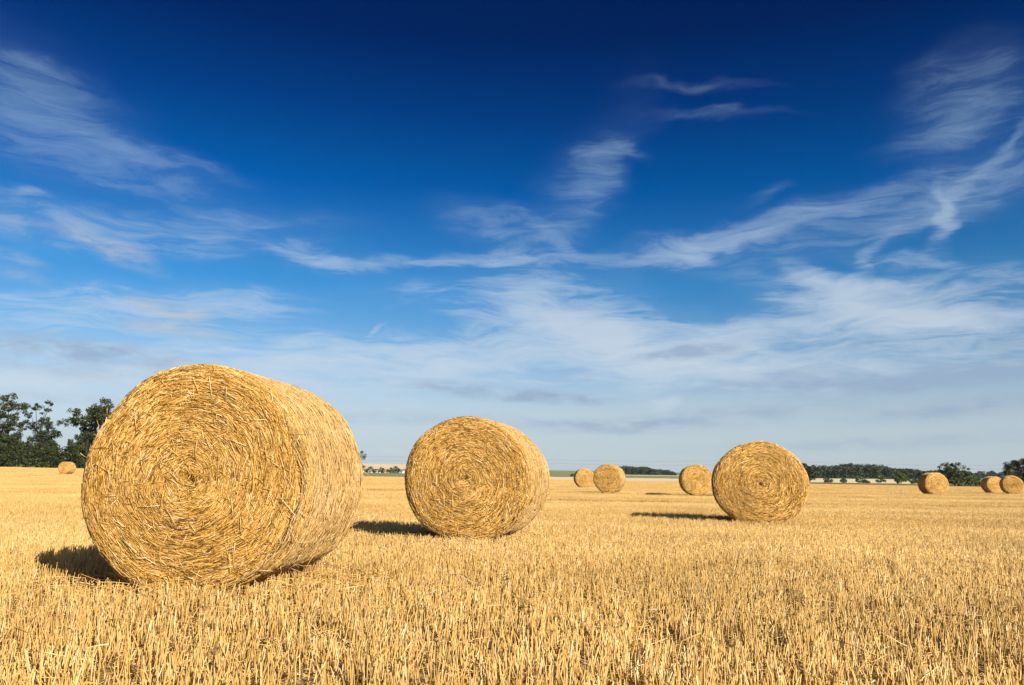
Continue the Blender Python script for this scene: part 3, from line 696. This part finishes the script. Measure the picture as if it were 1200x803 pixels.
# cloud space: azimuth and elevation in tenths of a radian
cv = nd(nt, 'ShaderNodeCombineXYZ'); nt.links.new(math_(nt, 'MULTIPLY', azm, 10), cv.inputs[0]); nt.links.new(math_(nt, 'MULTIPLY', elv, 10), cv.inputs[1])
def vmath(op, a, b):
    n = nd(nt, 'ShaderNodeVectorMath', operation=op)
    for s, v in zip(n.inputs, (a, b)):
        if isinstance(v, bpy.types.NodeSocket): nt.links.new(v, s)
        else: s.default_value = v
    return n.outputs[0]
def warp(vec, scale, amt, stretch=(1, 1, 1), detail=3):
    q = nd(nt, 'ShaderNodeMapping'); q.inputs['Scale'].default_value = stretch; nt.links.new(vec, q.inputs[0])
    n = noise(nt, scale, detail, .55, q.outputs[0])
    return vmath('ADD', vec, vmath('MULTIPLY', vmath('SUBTRACT', n.outputs['Color'], (.5, .5, .5)), (amt, amt * .6, 0)))
w1 = warp(cv.outputs[0], .9, .8, (.6, 1.2, 1)); w2 = warp(w1, 3.0, .55, (.5, 1.3, 1), 6)
# photo pixel -> cloud space
F_, P0, RO = 950., math.atan(157.5 / 950), .016
def to_ae(px, py):
    u, v = px - 600, py - 401.5; uu = cos(RO) * u + sin(RO) * v; vv = -sin(RO) * u + cos(RO) * v
    yc, zc, xx = F_, -vv, uu
    y_ = yc * cos(P0) - zc * sin(P0); z_ = yc * sin(P0) + zc * cos(P0)
    return 10 * math.atan2(xx, y_), 10 * math.atan2(z_, math.hypot(xx, y_))
gain = lambda py: .62 if py < 330 else .68
def cloud_sum(vec, L, soft=1.):
    tot = None
    for k_, (px, py, rx, ry, ang, op) in enumerate(L):
        if k_ and k_ % 12 == 0:                       # keeps the shader's working memory small: evaluate in blocks
            q = nd(nt, 'ShaderNodeVectorMath', operation='MULTIPLY_ADD'); nt.links.new(tot, q.inputs[0]); q.inputs[1].default_value = (1e-7, 1e-7, 0); nt.links.new(vec, q.inputs[2]); vec = q.outputs[0]
        a, e = to_ae(px, py); s = 10 / F_ * (cos(P0 * .5))
        q = nd(nt, 'ShaderNodeMapping', vector_type='TEXTURE'); q.inputs['Location'].default_value = (a, e, 0); q.inputs['Rotation'].default_value = (0, 0, R(ang)); q.inputs['Scale'].default_value = (rx * s * 1.6, ry * s * 1.6, 1)
        nt.links.new(vec, q.inputs[0])
        # flatten the warp's unused axis by using only x and y
        l = nd(nt, 'ShaderNodeVectorMath', operation='LENGTH'); nt.links.new(q.outputs[0], l.inputs[0])
        m = nd(nt, 'ShaderNodeMapRange', interpolation_type='SMOOTHERSTEP'); m.inputs[1].default_value = 1.; m.inputs[2].default_value = .0; m.inputs[3].default_value = 0; m.inputs[4].default_value = op * gain(py)
        nt.links.new(l.outputs['Value'], m.inputs[0])
        tot = m.outputs[0] if tot is None else math_(nt, 'ADD', tot, m.outputs[0])
    return tot
WHITE = [(40, 82, 60, 16, -5, .36), (30, 130, 110, 60, -15, .42), (110, 165, 150, 30, -12, .36), (200, 188, 90, 12, -4, .3), (130, 205, 130, 16, -6, .25),
         (35, 236, 24, 8, 0, .55), (130, 268, 230, 26, 3, .5), (300, 255, 130, 14, 4, .25), (365, 299, 60, 13, -12, .5), (480, 303, 130, 11, 6, .45),
         (560, 297, 80, 13, 2, .55), (660, 302, 110, 9, 0, .5), (590, 262, 90, 22, -10, .45), (645, 275, 60, 10, -30, .35), (690, 225, 30, 60, -35, .5), (705, 172, 50, 18, 20, .5), (745, 172, 25, 12, -30, .3), (690, 200, 110, 40, 50, .15), (560, 440, 850, 55, 2, .30), (120, 385, 330, 40, 4, .14), (640, 380, 160, 40, -15, .12),
         (650, 335, 110, 26, -5, .5), (600, 365, 190, 24, -8, .35), (680, 385, 110, 26, -25, .55), (740, 400, 170, 40, -10, .5), (560, 410, 300, 22, 8, .4), (880, 385, 120, 18, 14, .3), (440, 388, 14, 5, 30, .4),
         (790, 290, 90, 16, 6, .55), (850, 278, 140, 14, 14, .45), (960, 245, 140, 16, 14, .5), (1000, 262, 190, 30, 10, .35), (1140, 215, 120, 30, 14, .35), (900, 228, 24, 8, 20, .35),
         (1135, 130, 75, 55, 15, .34), (1150, 90, 60, 40, 0, .22), (1104, 150, 70, 14, 10, .35), (1150, 195, 75, 9, 38, .5), (1100, 245, 11, 40, 10, .7), (1112, 215, 26, 14, 20, .5), (1100, 278, 14, 22, -30, .5),
         (1000, 350, 110, 22, -14, .75), (1060, 378, 100, 18, -4, .7), (960, 330, 50, 16, -30, .5), (1090, 350, 140, 36, 0, .35), (1015, 300, 30, 10, 50, .4), (1060, 308, 60, 8, -8, .45), (1170, 335, 60, 8, 5, .35),
         (815, 99, 80, 6, -5, .26), (832, 130, 90, 6, -4, .30), (1050, 420, 200, 26, 6, .3), (880, 390, 110, 22, 10, .35), (860, 425, 130, 24, 4, .4),
         (400, 430, 340, 30, 3, .35), (100, 360, 240, 30, 4, .3), (230, 350, 140, 16, 4, .3), (470, 528, 14, 4, 0, .6), (720, 540, 12, 4, 0, .3), (775, 472, 30, 8, 0, .4), (90, 440, 150, 14, 5, .4)]
PEARL = [(20, 262, 45, 9, -5, .3), (135, 292, 50, 13, -22, .8), (100, 280, 50, 8, -10, .4), (20, 305, 28, 8, -8, .5), (20, 322, 28, 7, -8, .45), (200, 364, 46, 11, -8, .85), (215, 388, 62, 8, -4, .75), (170, 385, 40, 6, 0, .35)]
GREY = [(50, 405, 150, 14, -3, .5), (130, 415, 100, 10, -3, .45), (60, 430, 110, 12, -3, .35), (815, 410, 60, 8, 4, .95), (790, 418, 60, 6, 2, .6), (520, 450, 70, 7, -3, .5), (610, 463, 110, 7, -3, .75), (660, 467, 60, 6, 0, .5),
        (940, 437, 46, 7, 2, .7), (900, 452, 100, 8, 2, .7), (1050, 448, 130, 12, 4, .8), (1150, 440, 110, 12, 6, .7), (1130, 478, 110, 10, 4, .7), (900, 480, 110, 8, 2, .45), (1180, 402, 30, 6, 5, .7),
        (780, 494, 160, 9, 2, .4), (480, 490, 180, 8, 0, .35), (100, 470, 200, 8, 0, .25), (720, 500, 140, 9, 0, .45), (1020, 520, 200, 8, 3, .35)]
fm = nd(nt, 'ShaderNodeMapping'); fm.inputs['Rotation'].default_value = (0, 0, R(-8)); fm.inputs['Scale'].default_value = (.55, 3.2, 1); nt.links.new(w1, fm.inputs[0])
fib = noise(nt, 1.9, 8, .66, fm.outputs[0], .6)
fibr = nd(nt, 'ShaderNodeMapRange'); fibr.inputs[1].default_value = .27; fibr.inputs[2].default_value = .73; fibr.inputs[3].default_value = 0; fibr.inputs[4].default_value = 1.0; fibr.clamp = False; nt.links.new(fib.outputs[0], fibr.inputs[0])
flat2 = nd(nt, 'ShaderNodeVectorMath', operation='MULTIPLY'); flat2.inputs[1].default_value = (1, 1, 0); nt.links.new(w2, flat2.inputs[0])
flat1 = nd(nt, 'ShaderNodeVectorMath', operation='MULTIPLY'); flat1.inputs[1].default_value = (1, 1, 0)
w3 = warp(cv.outputs[0], 2.2, .30, (.6, 1.5, 1), 4); nt.links.new(w3, flat1.inputs[0])
mk = cloud_sum(flat2.outputs[0], WHITE)
# streaky cirrus: thick where the mask is strong, breaking into fibres towards its edges
den = math_(nt, 'MULTIPLY_ADD', mk, 1.15, -.62); den = math_(nt, 'ADD', den, math_(nt, 'MULTIPLY', fibr.outputs[0], .95), clamp=True)
ed_ = nd(nt, 'ShaderNodeMapRange', interpolation_type='SMOOTHSTEP'); ed_.inputs[1].default_value = 0; ed_.inputs[2].default_value = .3; nt.links.new(mk, ed_.inputs[0])
lv = nd(nt, 'ShaderNodeMapRange', interpolation_type='SMOOTHSTEP'); lv.inputs[1].default_value = R(20); lv.inputs[2].default_value = R(9); lv.inputs[3].default_value = .26; lv.inputs[4].default_value = .85; nt.links.new(elv, lv.inputs[0])
den = math_(nt, 'MULTIPLY', math_(nt, 'MULTIPLY', den, ed_.outputs[0]), lv.outputs[0])
den = math_(nt, 'ADD', den, math_(nt, 'MULTIPLY', mk, math_(nt, 'MULTIPLY_ADD', fibr.outputs[0], .35, .12)))
den = math_(nt, 'SUBTRACT', 1., math_(nt, 'POWER', 2.718, math_(nt, 'MULTIPLY', den, -1.15)))
gm = nd(nt, 'ShaderNodeMapping'); gm.inputs['Scale'].default_value = (.7, 2.4, 1); nt.links.new(flat1.outputs[0], gm.inputs[0]); gn = noise(nt, 3.4, 6, .62, gm.outputs[0]); gr_ = nd(nt, 'ShaderNodeMapRange'); gr_.inputs[1].default_value = .34; gr_.inputs[2].default_value = .62; gr_.inputs[3].default_value = .2; gr_.inputs[4].default_value = 1.2; nt.links.new(gn.outputs[0], gr_.inputs[0])
gden = math_(nt, 'MULTIPLY', cloud_sum(flat1.outputs[0], GREY), gr_.outputs[0]); gden = math_(nt, 'MINIMUM', math_(nt, 'MULTIPLY', gden, 1.35), .85)
pden = math_(nt, 'MINIMUM', math_(nt, 'MULTIPLY', cloud_sum(flat1.outputs[0], PEARL), gr_.outputs[0]), .8)
cw, cg = (.64 / SC, .72 / SC, .80 / SC), (.32 / SC, .43 / SC, .59 / SC)
# far air: the sky pales to the horizon
hz = nd(nt, 'ShaderNodeMapRange', interpolation_type='SMOOTHSTEP'); hz.inputs[1].default_value = R(11); hz.inputs[2].default_value = R(-1); hz.inputs[3].default_value = 0; hz.inputs[4].default_value = .8; nt.links.new(elv, hz.inputs[0])
c = mixc(nt, hz.outputs[0], base, (.54 / SC, .63 / SC, .69 / SC))
ce = nd(nt, 'ShaderNodeMapRange', interpolation_type='SMOOTHSTEP'); ce.inputs[1].default_value = R(10); ce.inputs[2].default_value = R(24); nt.links.new(elv, ce.inputs[0])
cwe = mixc(nt, ce.outputs[0], cw, (.40 / SC, .60 / SC, .78 / SC))
c = mixc(nt, den, c, cwe); c = mixc(nt, gden, c, cg); c = mixc(nt, pden, c, (.52 / SC, .55 / SC, .59 / SC))
nt.links.new(c, bg.inputs['Color']); bg.inputs['Strength'].default_value = SKY_K
w.cycles.sampling_method = 'MANUAL'; w.cycles.sample_map_resolution = 512

# ------------------------------------------------------------------ air
g = Geo(); box(g, (0, 0, 0), (21000, 21000, 130))
m = bpy.data.materials.new('haze'); m.use_nodes = True; m.node_tree.nodes.clear()
o_ = m.node_tree.nodes.new('ShaderNodeOutputMaterial'); pv = m.node_tree.nodes.new('ShaderNodeVolumePrincipled')
pv.inputs['Color'].default_value = (.62, .72, .82, 1); pv.inputs['Density'].default_value = 4e-5; pv.inputs['Anisotropy'].default_value = 0
m.node_tree.links.new(pv.outputs[0], o_.inputs['Volume'])
tag(link('haze', g.mesh('haze', [m])), kind='stuff')

sl = bpy.data.lights.new('sun', 'SUN'); sl.energy = 5.0; sl.angle = R(.53); sl.color = (1, .93, .80)
so = bpy.data.objects.new('sun', sl); col.objects.link(so)
import mathutils
dv = mathutils.Vector((sin(SUN_AZ) * cos(SUN_EL), cos(SUN_AZ) * cos(SUN_EL), sin(SUN_EL)))
so.rotation_euler = dv.to_track_quat('Z', 'Y').to_euler(); so.location = dv * 50

# ------------------------------------------------------------------ camera
cd = bpy.data.cameras.new('camera'); cam = bpy.data.objects.new('camera', cd); col.objects.link(cam); scene.camera = cam
cd.sensor_width = 36; cd.lens = 36 * 950 / 1200; cd.clip_start = .05; cd.clip_end = 30000
cam.location = (0, 0, CAM_H)
cam.rotation_euler = (mathutils.Euler((R(90) + P0, 0, 0)).to_matrix() @ mathutils.Matrix.Rotation(RO, 3, 'Z')).to_euler()
vs = scene.view_settings; vs.view_transform = 'Standard'; vs.look = 'None'; vs.exposure = EXPO; vs.gamma = 1
